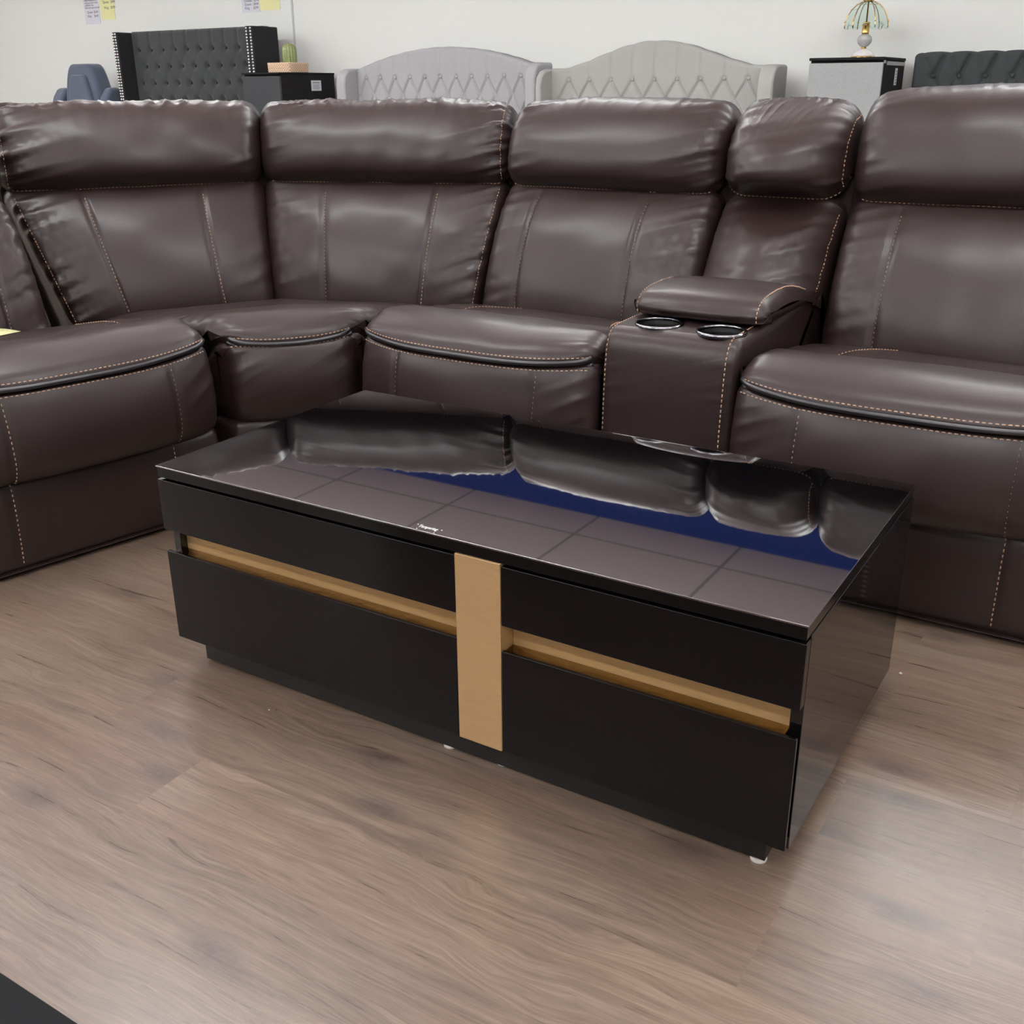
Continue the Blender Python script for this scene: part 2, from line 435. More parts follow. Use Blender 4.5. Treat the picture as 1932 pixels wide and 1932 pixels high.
def surf_tube(mb, sw, T, K, r, lift=0., n=8, N=90):
    T = np.interp(np.linspace(0, 1, N), np.linspace(0, 1, len(T)), T); K = np.interp(np.linspace(0, 1, N), np.linspace(0, 1, len(K)), K)
    P = sw.ev(T, K) + sw.normal(T, K) * lift * sw.sgn
    mb.tube([tuple(p) for p in P], r, n)
Sweep.sgn = 1

# ------------------------------------------------------------------ the sectional sofa
SOFA = thing('sectional_sofa', 'dark brown leather reclining corner sofa with tan stitching and a cup holder console', 'sofa', (.3, 1.4, 0))

def smooth_line(a, b, n=12): return np.linspace(a, b, n)

def make_seat(mp, W, seed, wedge=False, p=3.2):
    zt = -.012 if wedge else 0
    bf = .022 if wedge else .055
    cush = Sweep([(.0, .472 + zt, -bf, -.018, .5), (-.004, .496 + zt, -bf, -.014, .6), (.022, .516 + zt, -.8 * bf, -.004, .8), (.075, .527 + zt, -.3 * bf, .008, 1), (.15, .522 + zt, 0, .006, 1),
                  (.215, .505 + zt, 0, .002, .8), (.245, .497 + zt, 0, 0, .5), (.30, .498 + zt, 0, .004, .8), (.42, .478 + zt, 0, .008, 1), (.54, .45 + zt, 0, .006, .6), (.60, .40, 0, 0, 0), (.5, .36, 0, 0, 0), (.06, .36, 0, 0, 0), (.035, .42, 0, 0, 0)],
                 mp, W, r=.05, p=p, A=.009, L=.055, A2=.0028, seed=seed, slant=.2, fr=(5, 16))
    o = cush.build('seat_cushion', LEATHER, SOFA)
    m = MB(); e = .018 / W
    for kk in (.30, -.22):
        m = MB(); surf_tube(m, cush, [e, 1 - e], [kk, kk], .0072, -.001); m.build('piping', PIPE, o, smooth=True)
    t = np.linspace(e, 1 - e, 60)
    sew(o, cush, t, np.full(60, .78), gap=.0035)
    if not wedge:
        # curved darts on the seat pad
        for a, b_ in ((.20, .33), (.86, .80)):
            q = np.linspace(0, 1, 30)
            sew(o, cush, a + (b_ - a) * q ** 1.5, 6.1 + 2.2 * q, gap=.003)
    # fold line across the pad
    cr_ = MB(); surf_tube(cr_, cush, [.05, .95], [6.0, 6.0], .0022, .0006); cr_.build('seam', PIPE, o, smooth=True)
    ft = Sweep([(.03, .24, 0, 0, 0), (-.008, .248, -.8 * bf, -.006, .5), (-.03, .285, -bf, -.004, .8), (-.034, .335, -bf, 0, 1), (-.026, .395, -bf, 0, 1), (-.012, .45, -bf, -.01, .7), (.004, .472 + zt, -bf, -.018, .4), (.04, .475 + zt, -.5 * bf, -.01, 0), (.09, .40, 0, 0, 0), (.09, .27, 0, 0, 0)],
               mp, W, r=.04, p=p, A=.007, L=.045, A2=.0018, seed=seed + 50, slant=.8, seams=() if wedge else ((.22, .008, .005), (.80, .008, .005)))
    f = ft.build('footrest', LEATHER, SOFA)
    sew(f, ft, t, np.full(60, 5.35), gap=.0035)
    if not wedge:
        for c in (.225, .805):
            sew(f, ft, np.full(20, c), np.linspace(1.0, 5.3, 20), gap=.0042)
    bs = Sweep([(.03, .016, 0, 0, 0), (.004, .018, 0, 0, 0), (-.006, .035, 0, 0, .3), (-.012, .12, -.004, 0, .8), (-.012, .19, -.008, 0, .8), (.0, .235, -.01, .004, .6), (.035, .25, 0, 0, 0), (.12, .25, 0, 0, 0), (.5, .25, 0, 0, 0), (.5, .02, 0, 0, 0)],
               mp, W, r=.02, p=p, A=.004, L=.04, A2=.0012, seed=seed + 90, slant=.3, seams=() if wedge else ((.22, .005, .006), (.80, .005, .006)))
    b = bs.build('base_panel', LEATHER, SOFA)
    if not wedge:
        for c in (.225, .805): sew(b, bs, np.full(20, c), np.linspace(1.9, 5.4, 20), gap=.0042)
    kick = Sweep([(.05, .0), (.05, .05), (.45, .05), (.45, 0)], mp, W, r=.004, A=0, A2=0)
    kick.build('plinth', FRAMEM, SOFA, nt=6, nk=2)

def make_back(mp, W, seed, seams=(.2, .73), edges=(), plump=0, dz=0, A=.014, zh=None, r=.045, p=3.0, hs=None, lumb_lo=None, e=(1, 1), pk=.003):
    pb = plump
    lo = 0 if lumb_lo is None else lumb_lo
    lb = Sweep([(.56, .36 + lo, 0, 0, 0), (.515, .42 + lo, -.006, 0, .5), (.518, .50 + .6 * lo, -.016 - pb, 0, 1), (.560, .62 + .2 * lo, -.024 - pb, 0, 1), (.612, .72, -.022 - pb, 0, 1), (.662, .785, -.008, 0, .6), (.71, .812, 0, 0, 0), (.85, .80, 0, 0, 0),
                (.925, .70, 0, 0, 0), (.95, .3, 0, 0, 0), (.94, .05, 0, 0, 0), (.64, .05, 0, 0, 0), (.62, .28, 0, 0, 0)],
               mp, W, r=r, p=p, A=A, L=.062, A2=.0026, seed=seed, seams=[(c, .011, .006) for c in seams], slant=.5, bump0=e[0], bump1=e[1])
    o = lb.build('backrest', LEATHER, SOFA)
    for c in seams: sew(o, lb, np.full(20, c + .006), np.linspace(1.0, 5.0, 20))
    for c in edges: sew(o, lb, np.full(20, c), np.linspace(1.0, 5.2, 20), gap=.0035)
    hp = [(.72, .795, 0, 0, 0), (.682, .806, -.004, 0, .4), (.655, .85, -.018 - pb, 0, 1), (.662, .92, -.02 - pb, 0, 1), (.692, .985 + dz, -.012 - pb * .6, .004, 1), (.745, 1.03 + dz, -.004, .012, 1), (.815, 1.037 + dz, 0, .012, 1),
          (.895, .99 + dz, 0, .004, .6), (.925, .90, 0, 0, .3), (.915, .81, 0, 0, 0), (.82, .79, 0, 0, 0)]
    hd = Sweep(hp, mp, W, r=r + .01, p=p + .2, A=A * 1.15, L=.06, A2=.0034, seed=seed + 7, slant=.4, bump0=e[0], bump1=e[1], zsc=hs, pucker=(5.3, .035, pk))
    h = hd.build('headrest', LEATHER, SOFA)
    sew(h, hd, np.linspace(.04, .96, 40), np.full(40, .95), gap=.0035)
    for c in edges: sew(h, hd, np.full(20, c), np.linspace(1.2, 6.0, 20), gap=.0035)
    fr_ = Sweep([(.76, .2), (.735, .70), (.745, .84), (.80, .90), (.88, .90), (.90, .80), (.90, .2)], lambda x, y, z: mp(x * (W + .02) / W - .01, y, z), W, r=.01, A=0, A2=0)
    fr_.build('back_lining', LININGM, SOFA, nt=6, nk=4)

YF = .951
# recliner beside the wedge, and the recliner on the right of the console
WR = .715
mpA = rect_map((-.272, YF), 0, WR); make_seat(mpA, WR, 11); mpA = rect_map((-.238, YF), 0, .695); make_back(mpA, .695, 13, (.19, .705), e=(.5, 1))
WB = .72
mpB = rect_map((.782, YF), 0, .74); make_seat(mpB, .74, 21); mpB = rect_map((.812, YF), 0, WB); make_back(mpB, WB, 23, (.19, .74), dz=.02, e=(.6, .5), hs=lambda T, y, z: .012 * np.clip((z - .95) / .1, 0, 1) * np.sin(PI * np.clip(T, 0, 1)))
# left recliner, turned towards the table
angL = math.atan2(.978, .208); uL = np.array([.208, .978]); EL = np.array([-.537, .645])
OL = EL - .72 * uL
mpL = rect_map(OL, angL, .72); make_seat(mpL, .72, 31)
WLB = .545
mpLB = rect_map(OL, angL, WLB); make_back(mpLB, WLB, 33, (.2, .78))
# the corner wedge
a2, a1 = math.radians(20.5), math.radians(58)
C = np.array([-1.05, 1.425]); WK2, WK1 = .84, .80; half = math.tan((a1 - a2) / 2)
w2 = np.array([-math.sin(a2), math.cos(a2)]); w1 = np.array([-math.sin(a1), math.cos(a1)]); u1 = np.array([math.cos(a1), math.sin(a1)]); u2 = np.array([math.cos(a2), math.sin(a2)])
DH = .73
O2 = C - DH * w2; O1 = C - WK1 * u1 - DH * w1
mp2 = rect_map(O2, a2, WK2, k0=half, y0=DH, dL=.02, dR=-.075); make_back(mp2, WK2, 43, (.26, .72), edges=(.965,), e=(.6, 1.3), A=.015, pk=.009)
mp1 = rect_map(O1, a1, WK1, k1=half, y0=DH, dL=.125, dR=.03); make_back(mp1, WK1, 53, (.28, .74), edges=(.035,), e=(1.5, .5), A=.016, pk=.007)
Fa, Fb = np.array([-.545, .70]), np.array([-.325, .985])
def at_back(mp, x, y): return mp(np.array(x), np.array(y), np.array(0.))[:2]
Bl, Bc, Br = at_back(mp1, .0, .56), (at_back(mp1, WK1, .56) + at_back(mp2, 0., .56)) / 2, at_back(mp2, WK2, .56)
nF = np.array([(Fb - Fa)[1], -(Fb - Fa)[0]]); nF /= np.linalg.norm(nF); WS = float(np.linalg.norm(Fb - Fa))
WW = .34
def wedge_map(x, y, z):
    t = np.clip(x / WW, 0, 1)[..., None]
    F = Fa + (Fb - Fa) * t
    Bk = np.where(t < .5, Bl + (Bc - Bl) * t * 2, Bc + (Br - Bc) * (t - .5) * 2)
    yy = np.asarray(y)[..., None]
    P = np.where(yy >= 0, F + (Bk - F) * yy / .56, F - nF * 0 + nF * (-yy))
    return np.concatenate([P, np.asarray(z)[..., None] + 0 * t], -1)
make_seat(wedge_map, WW, 61, wedge=True, p=2.6)

# closed outer ends of the two end recliners
def end_panel(mp, x0):
    sp = Sweep([(.03, .03), (.03, .22), (.03, .44), (.10, .455), (.40, .43), (.55, .42), (.66, .60), (.74, .76), (.86, .76), (.91, .5), (.91, .04), (.5, .03)],
               lambda x, y, z: mp(x + x0, y, z), .03, r=.012, A=0, A2=0)
    sp.build('side_panel', LEATHER, SOFA, nt=6, nk=5)
end_panel(mpL, -.012); end_panel(rect_map((.782, YF), 0, .74), .722)
# console between the recliners
WC = .332; mpC = rect_map((.449, YF), 0, WC)
cs = Sweep([(.02, .03, 0, 0, 0), (0, .05, 0, 0, .3), (-.006, .2, -.008, 0, .5), (-.004, .36, -.008, 0, .5), (.002, .48, -.004, 0, .4), (.012, .532, -.002, .001, .3), (.036, .556, 0, .001, .2), (.08, .5615, 0, 0, 0), (.25, .566, 0, 0, 0), (.56, .582, 0, 0, 0), (.60, .50, 0, 0, 0), (.60, .05, 0, 0, 0)],
           mpC, WC, r=.022, p=4, A=.003, L=.05, A2=.0012, seed=71, seams=((.05, .005, .005), (.945, .007, .004)))
con = cs.build('console', LEATHER, SOFA, nk=26)
for c in (.035, .925): sew(con, cs, np.full(40, c), np.linspace(.8, 8.0, 40))
for cx, cy in ((.553, 1.046), (.712, 1.036)):
    zc = .5625
    bm = bmesh.new(); bm.from_mesh(con.data)
    ox, oy, oz = con.parent.location
    kill = [f_ for f_ in bm.faces if all(v_.co.z + oz > .5 and (v_.co.x + ox - cx) ** 2 + (v_.co.y + oy - cy) ** 2 < .0555 ** 2 for v_ in f_.verts)]
    bmesh.ops.delete(bm, geom=kill, context='FACES'); bm.to_mesh(con.data); bm.free()
    def ringmesh(prof, closed):
        n = 56; V = []; F = []; m_ = len(prof)
        for (r_, z_) in prof:
            for k in range(n): V.append((cx + r_ * math.cos(2 * PI * k / n), cy + r_ * math.sin(2 * PI * k / n), zc + z_ + .02 * (r_ * math.sin(2 * PI * k / n))))
        for q_ in range(m_ if closed else m_ - 1):
            for k in range(n): F.append((q_ * n + k, q_ * n + (k + 1) % n, ((q_ + 1) % m_) * n + (k + 1) % n, ((q_ + 1) % m_) * n + k))
        if not closed: F.append(tuple((m_ - 1) * n + k for k in range(n)))
        return MB().add(V, F)
    cup = ringmesh([(.0515, .0015), (.0525, .004), (.0555, .0048), (.0580, .0035), (.0588, -.004), (.0515, -.004)], True).build('cup_holder', CHROME, con, smooth=True)
    ringmesh([(.0520, -.0005), (.0500, -.012), (.0470, -.075), (.043, -.078)], False).build('cup_well', CUPIN, con, smooth=False)
mpLid = rect_map((.452, YF), 0, .342)
ld = Sweep([(.175, .568, -.012, 0, .2), (.152, .580, -.02, 0, .4), (.152, .598, -.02, 0, .5), (.18, .620, -.014, .006, .5), (.25, .629, 0, .010, .6), (.36, .626, 0, .010, .6), (.48, .604, 0, .006, .4), (.56, .58, 0, 0, .2), (.56, .565, 0, 0, 0), (.35, .562, 0, 0, 0)],
           mpLid, .342, r=.03, p=2.6, A=.003, L=.05, A2=.002, seed=81)
lid = ld.build('storage_lid', LEATHER, SOFA)
for c in (.055, .93): sew(lid, ld, np.full(30, c), np.linspace(.6, 6.6, 30), gap=.003)
mpCB = rect_map((.462, YF), 0, .336)
make_back(mpCB, .336, 93, (), edges=(.97,), plump=.075, A=.012, r=.06, p=2.0, pk=.004, e=(1, 1.2), lumb_lo=.13)

# ------------------------------------------------------------------ coffee table
L_, W_ = 1.246, .62
TBL = thing('coffee_table', 'glossy black rectangular coffee table with a gold front strip and gold drawer recesses', 'table', (L_ / 2, W_ / 2, 0))
MB().box(0, L_, 0, W_, .4228, .4258).build('glass_top', GLASS, TBL, bevel=.0008, seg=2)
MB().box(.0015, L_ - .0015, .0015, W_ - .0015, .403, .4226).build('top_board', LACQF, TBL, bevel=.001, seg=2)
MB().box(0, .018, .021, W_, .052, .4025).build('side_panel', LACQ, TBL, bevel=.001, seg=2)
MB().box(L_ - .018, L_, .021, W_, .052, .4025).build('side_panel', LACQ, TBL, bevel=.001, seg=2)
MB().box(.018, L_ - .018, W_ - .02, W_, .052, .4025).build('back_panel', LACQ, TBL)
MB().box(.0185, L_ - .0185, .05, W_ - .025, .055, .40).build('carcass', LACQ2, TBL)
for (x0, x1) in ((0.0, .6825), (.7695, L_)):
    up = MB().box(x0, x1, 0, .019, .296, .3985).build('drawer_front', LACQF, TBL, bevel=.0014, seg=2)
    lo = MB().box(x0, x1, 0, .0075, .062, .2505).build('drawer_front', LACQF, TBL, bevel=.0014, seg=2)
    g0, g1 = (max(x0, .0185), min(x1, L_ - .0185))
    MB().box(g0, g1, .036, .0495, .246, .303).build('handle_recess', GOLD, TBL)
    MB().box(g0, g1, .008, .0355, .236, .2478).build('handle_ledge', GOLDP, TBL, bevel=.002)
MB().box(.6835, .7685, -.001, .049, .062, .4025).build('gold_strip', GOLD, TBL, bevel=.0012, seg=2)
MB().box(.036, L_ - .036, .033, W_ - .033, .0065, .0515).build('plinth', LACQ2, TBL)
for fx, fy in ((.06, .075), (.632, .045), (.74, .05), (1.198, .042), (1.196, W_ - .05), (.045, W_ - .05)):
    MB().lathe([(.0125, 0), (.013, .003), (.012, .006)], (fx, fy, 0), 20).build('foot', WHITEP, TBL, smooth=False)

def text_mesh(txt, size, name, m, parent, mtx, thick=0.0003, shear=0):
    cu = bpy.data.curves.new(name, 'FONT'); cu.body = txt; cu.size = size; cu.extrude = thick; cu.shear = shear
    cu.align_x = 'LEFT'; cu.resolution_u = 2
    o = bpy.data.objects.new(name, cu); COL.objects.link(o)
    dg = bpy.context.evaluated_depsgraph_get()
    me = bpy.data.meshes.new_from_object(o.evaluated_get(dg)); COL.objects.unlink(o); bpy.data.objects.remove(o)
    me.transform(mtx)
    if parent is not None:
        q = parent.matrix_basis if parent.parent is None else parent.parent.matrix_basis
        me.transform(q.inverted())
    r = bpy.data.objects.new(name, me); COL.objects.link(r); me.materials.clear(); me.materials.append(m)
    if parent is not None: r.parent = parent
    return r
mk = text_mesh('Tempering', .0088, 'safety_mark', WHITEINK, TBL, Matrix.Translation((.6045, .0115, .4262)) @ Matrix.Rotation(0.02, 4, 'Z') @ Matrix.Diagonal((.95, 1.5, 1, 1)))
mk['label'] = 'small white lettering at the front edge of the glass'
dots = MB()
for dx, dy in ((.5995, .0195), (.647, .0185), (.608, .004), (.6425, .0035)): dots.lathe([(.0011, 0), (.0011, .0004)], (dx, dy, .4259), 10)
dots.build('safety_mark_dot', WHITEINK, TBL)

# ------------------------------------------------------------------ dark furniture in the near corner
DT = thing('low_cabinet', 'flat charcoal furniture top cutting the bottom left corner of the picture', 'cabinet', (.45, -1.15, 0))
MB().box(-.25, 1.12, -1.42, -.895, .378, .40).build('tabletop', DARKTOP, DT, bevel=.0015, seg=2)
MB().box(-.25, 1.12, -1.4195, -.896, .372, .3775).build('edge_band', EDGEB, DT)
MB().box(-.22, 1.09, -1.39, -.925, .03, .3715).build('body', LACQ2, DT, bevel=.002)
MB().box(-.19, 1.06, -1.36, -.955, .0, .03).build('plinth', FRAMEM, DT)

# ------------------------------------------------------------------ price sheets on the wall
def sheet(name, x0, x1, z0, z1, m, label, lines, group=None, tilt=0, col=INK):
    r = thing(name, label, 'price sheet', ((x0 + x1) / 2, WY, z0), 0, group)
    MB().box(x0, x1, WY - .003, WY, z0, z1).build('paper', m, r)
    for k, (t, x, z, h) in enumerate(lines):
        mt = Matrix.Translation((x, WY - .0034, z)) @ Matrix.Rotation(PI / 2, 4, 'X')
        text_mesh(t, h, 'lettering', col, r, mt, .0002)
sheet('price_sheet', -6.70, -6.512, 1.607, 1.90, PAPERW, 'white price sheet on the wall, left of the yellow sheet above the blue-grey chair',
      [('Bed frame with', -6.682, 1.800, .02), ('tufted headboard in', -6.682, 1.782, .02), ('soft grey fabric with', -6.682, 1.763, .02), ('nailhead trim.', -6.680, 1.745, .02), ('Slats and rails included', -6.682, 1.726, .02), ('Queen  $549', -6.665, 1.690, .026), ('King     $649', -6.663, 1.660, .026)], 'white price sheets')
sheet('price_sheet', -6.490, -6.318, 1.634, 1.90, PAPERY, 'yellow price sheet on the wall with two lines of print',
      [('Queen : $499', -6.452, 1.757, .028), ('King :  $599', -6.440, 1.716, .028)], 'yellow price sheets')
sheet('price_sheet', -4.865, -4.683, 1.629, 1.86, PAPERW, 'white price sheet on the wall above the studded headboard, three price lines',
      [('Double : $399', -4.836, 1.700, .026), ('Queen : $449', -4.836, 1.676, .026), ('King   :  $599', -4.836, 1.650, .026)], 'white price sheets')
sheet('price_sheet', -4.682, -4.478, 1.637, 1.86, PAPERY, 'blank yellow price sheet on the wall above the studded headboard', [], 'yellow price sheets')

# ------------------------------------------------------------------ headboards
def tuft_board(mb, x0, x1, yf, th, z0, top, buttons, crease, A=.02, R=.03, pleat=(), nx=150, nz=90, puff=.02):
    """front surface with dimples at the buttons and creases between them; closed with a flat back"""
    U = np.linspace(0, 1, nx); X = x0 + (x1 - x0) * U
    ZT = np.array([top(x) for x in X]); S = np.linspace(0, 1, nz)
    XX = np.repeat(X[:, None], nz, 1); ZZ = z0 + (ZT[:, None] - z0) * S[None, :]
    D = np.zeros_like(XX)
    for bx, bz in buttons: D += A * np.exp(-((XX - bx) ** 2 + (ZZ - bz) ** 2) / (R * R))
    for (ax, az, bx, bz, dep, wid) in crease:
        dx, dz = bx - ax, bz - az; l2 = dx * dx + dz * dz
        t = np.clip(((XX - ax) * dx + (ZZ - az) * dz) / l2, 0, 1)
        d2 = (XX - ax - t * dx) ** 2 + (ZZ - az - t * dz) ** 2
        D = np.maximum(D, dep * np.exp(-d2 / (wid * wid)))
    ed = np.minimum(np.minimum(XX - x0, x1 - XX), ZT[:, None] - ZZ)
    rr = np.clip(1 - ed / puff, 0, 1); D += puff * (1 - np.sqrt(1 - rr * rr + 1e-9))
    Y = yf + D
    V = np.stack([XX, Y, ZZ], -1).reshape(-1, 3)
    i = np.arange(nx - 1)[:, None]; k = np.arange(nz - 1)[None, :]
    F = np.stack([i * nz + k, (i + 1) * nz + k, (i + 1) * nz + k + 1, i * nz + k + 1], -1).reshape(-1, 4)
    mb.add(V, F)
    # rim to the flat back
    loop = [j * nz for j in range(nx)] + [(nx - 1) * nz + j for j in range(1, nz)] + [j * nz + nz - 1 for j in range(nx - 2, -1, -1)] + [j for j in range(nz - 2, 0, -1)]
    o = len(mb.v) - len(V); n = len(loop)
    bk = [(V[q][0], yf + th, V[q][2]) for q in loop]
    b0 = len(mb.v); mb.v += [tuple(map(float, p)) for p in bk]
    for j in range(n): mb.f.append((o + loop[j], b0 + j, b0 + (j + 1) % n, o + loop[(j + 1) % n]))
    mb.f.append(tuple(b0 + j for j in range(n)))
    return mb

def button(parent, m, x, y, z, r=.011, proto=[None]):
    mb = MB(); mb.lathe([(r, 0), (r * .96, .004), (r * .7, .008), (.0005, .0095)], (0, 0, 0), 14)
    return mb.build('button', m, parent, smooth=True, xf=Matrix.Translation((x, y, z)) @ Matrix.Rotation(PI / 2, 4, 'X'))

def diamonds(rows, dep, wid, half):
    cr = []
    for a, b in zip(rows[:-1], rows[1:]):
        for (x, z) in a:
            for (x2, z2) in b:
                if abs(x - x2) < half * 1.3: cr.append((x, z, x2, z2, dep, wid))
    return cr

# studded wing headboard
H = thing('headboard', 'tall charcoal tufted wingback headboard with silver nailhead trim', 'headboard', (-5.04, 4.98, 0))
row = lambda x0, x1, n, z: [(x0 + (x1 - x0) * i / (n - 1), z) for i in range(n)]
yb = 4.93
rows = [row(-5.72, -4.50, 10, 1.375), row(-5.66, -4.565, 9, 1.255), row(-5.72, -4.50, 10, 1.135)]
low = row(-5.66, -4.565, 9, 1.02)
bt = sum(rows, [])
cr_ = diamonds(rows + [low], .0025, .012, .068) + [(x, z, x, 1.52, .009, .010) for x, z in rows[0]]
tuft_board(MB(), -5.79, -4.395, yb, .09, .3, lambda x: 1.512, bt + low, cr_, A=.03, R=.022).build('tufted_panel', VELVET, H, smooth=True)
for x, z in bt: button(H, VELVETD, x, yb + .024, z, .010)
for (xa, xb) in ((-5.835, -5.775), (-4.41, -4.335)):
    wg = MB().box(xa, xb, 4.79, 5.05, .05, 1.505).build('wing', VELVETD, H, bevel=.008)
    for cx in (xa + .018, xb - .018):
        tr = MB()
        for k in range(60):
            tr.lathe([(.0095, 0), (.0085, .004), (.004, .007), (.0004, .0075)], (0, 0, 0), 8)
            n = 8 * 4
            for q in range(len(tr.v) - n, len(tr.v)):
                vx, vy, vz = tr.v[q]; tr.v[q] = (cx + vx, 4.79 - vz, 1.49 - k * .0205 + vy)
        tr.build('nailhead_trim', STUD, wg, smooth=True)
MB().box(-5.75, -4.42, 4.80, 4.9, .1, .35).build('rail', VELVETD, H)

def arch_board(label, x0, x1, top, m, brow, spacing, wings, zb, hump):
    yf = 5.0
    h = thing('headboard', label, 'headboard', ((x0 + x1) / 2, yf + .06, 0))
    r0 = [(x, zb) for x in brow]; r1 = [(x + spacing / 2, zb - .115) for x in brow[:-1]]; r1 = [(brow[0] - spacing / 2, zb - .115)] + r1 + [(brow[-1] + spacing / 2, zb - .115)]
    r2 = [(x, zb - .23) for x in brow]
    cr = diamonds([r0, r1, r2], .016, .007, spacing / 2) + [(x, z, x, top(x) + .02, .0055 if hump else .003, .007) for x, z in r0]
    tuft_board(MB(), x0, x1, yf, .1, .25, top, r0 + r1 + r2, cr, A=.016, R=.016, nx=260, nz=150).build('tufted_panel', m, h, smooth=True)
    for x, z in r0: button(h, m, x, yf + .012, z, .012)
    for (xa, xb, zt, s) in wings:
        o = [(4.86, .1), (4.86, zt - .10), (4.875, zt - .045), (4.91, zt - .012), (4.96, zt), (5.1, zt), (5.1, .1)]
        mb = MB(); n = len(o)
        mb.add([(xa, y, z) for y, z in o] + [(xb, y, z) for y, z in o], [tuple(range(n)), tuple(range(2 * n - 1, n - 1, -1))] + [(i, i + n, (i + 1) % n + n, (i + 1) % n) for i in range(n)])
        mb.build('wing', m, h, bevel=.016, seg=4)
    MB().box(x0 + .05, x1 - .05, 4.9, 5.0, .1, .3).build('rail', m, h)
    return h
def top1(x):
    u = (x + 2.845) / .72
    return 1.212 + .125 * max(0, 1 - abs(u) ** 1.9) ** 1.0 + .0025 * abs(math.sin((x + 2.845) * PI / .125))
arch_board('light grey tufted headboard with a low arched top, left of the two grey ones', -3.585, -2.12, top1, GREY1,
           [-3.50 + i * .1265 for i in range(11)], .1265, [(-3.66, -3.578, 1.215, 0), (-2.125, -2.05, 1.23, 1)], 1.155, False)
def top2(x):
    u = abs((x + 1.305) / .66)
    b = .5 + .5 * math.cos(PI * min(1, u / .98)) if u < .98 else 0
    return 1.19 + .145 * b ** .8 + .004 * abs(math.sin((x + 1.305) * PI / .148))
arch_board('warm grey tufted headboard with a high humped top, right of the two grey ones', -2.02, -.60, top2, GREY2,
           [-1.885 + i * .146 for i in range(9)], .146, [(-2.048, -2.005, 1.19, 0), (-.612, -.52, 1.195, 1)], 1.126, True)

# dark tufted headboard at the right edge
DH_ = thing('headboard', 'dark charcoal button tufted headboard with a scalloped top, behind the right recliner', 'headboard', (.95, 5.05, 0))
def top3(x):
    u = (x - .235) / .1295
    s = abs(math.sin(u * PI)) ** .5
    e = max(0, min(1, (x - .19) / .05)); e = math.sqrt(1 - (1 - e) ** 2)
    e2 = max(0, min(1, (1.72 - x) / .05)); e2 = math.sqrt(1 - (1 - e2) ** 2)
    return 1.212 + .024 * min(e, e2) + .007 * s
bx = [.295 + .127 * i for i in range(11)]
r0 = [(x, 1.124) for x in bx]; r1 = [(x + .0635, 1.0) for x in bx[:-1]]
cr3 = [(x, 1.124, x + .06, 1.26, .022, .011) for x in bx] + [(x, 1.124, x - .04, 1.2, .008, .012) for x in bx] + diamonds([r0, r1], .014, .01, .0635)
tuft_board(MB(), .19, 1.72, 4.98, .11, .3, top3, r0 + r1, cr3, A=.026, R=.022, nx=260, nz=120).build('tufted_panel', VELVET2, DH_, smooth=True)
for x, z in r0: button(DH_, VELVET2, x, 5.0, z, .012)
MB().box(.25, 1.66, 5.0, 5.08, 0, .32).build('rail', VELVETD, DH_)

# ------------------------------------------------------------------ cabinets with labels
def cabinet(x0, x1, y0, y1, zt, front, body, label, top_t, strip):
    c = thing('bedside_cabinet', label, 'cabinet', ((x0 + x1) / 2, (y0 + y1) / 2, 0))
    MB().box(x0, x1, y0, y1, zt - top_t, zt).build('tabletop', BLACKM, c, bevel=.002)
    MB().box(x0 + .004, x1 - .004, y0 + .022, y1, .06, zt - top_t - .0005).build('body', body, c, bevel=.002)
    h = (zt - top_t - .09) / 3
    for k in range(3):
        MB().box(x0 + .002, x1 - .002, y0 + .002, y0 + .021, .07 + k * (h + .004), .07 + k * (h + .004) + h).build('drawer_front', front, c, bevel=.003)
    for lx in (x0 + .04, x1 - .04):
        for ly in (y0 + .05, y1 - .05): MB().lathe([(.015, 0), (.02, .06)], (lx, ly, 0), 12).build('leg', BLACKM, c)
    if strip:
        MB().box(x1 - .0039, x1 - .0005, y0 + .085, y1 - .01, zt - top_t - .024, zt - top_t - .006).build('drawer_edge', STRIP, c)
        MB().box(x1 - .0039, x1 - .0005, y0 + .022, y0 + .055, zt - top_t - .016, zt - top_t - .002).build('drawer_edge', STRIP, c)
    return c
CL = cabinet(-4.290, -3.935, 4.6, 5.18, 1.193, DKFRONT, BLACKM, 'black cabinet with a white side label, standing between the studded and grey headboards', .012, False)
lb = MB().box(-3.9385, -3.9372, 4.925, 5.03, 1.073, 1.142).build('sticker', PAPERW, CL)
m = MB(); m.box(-3.9371, -3.9369, 4.94, 5.015, 1.123, 1.131)
for k in range(6): m.box(-3.9371, -3.9369, 4.94, 5.015 - .006 * (k % 3), 1.112 - k * .0055, 1.1145 - k * .0055)
m.build('print', INKL, lb)
CRt = cabinet(-.279, .104, 4.7, 5.18, 1.217, GREYF, BLACKM, 'grey fronted cabinet with black sides under the glass lamp', .014, True)
lb = MB().box(.1005, .1018, 4.98, 5.03, 1.082, 1.166).build('sticker', PAPERW, CRt)
m = MB()
for k in range(5): m.box(.1019, .1021, 4.992, 5.02, 1.09 + k * .014, 1.0985 + k * .014)
m.build('print', INKL, lb)

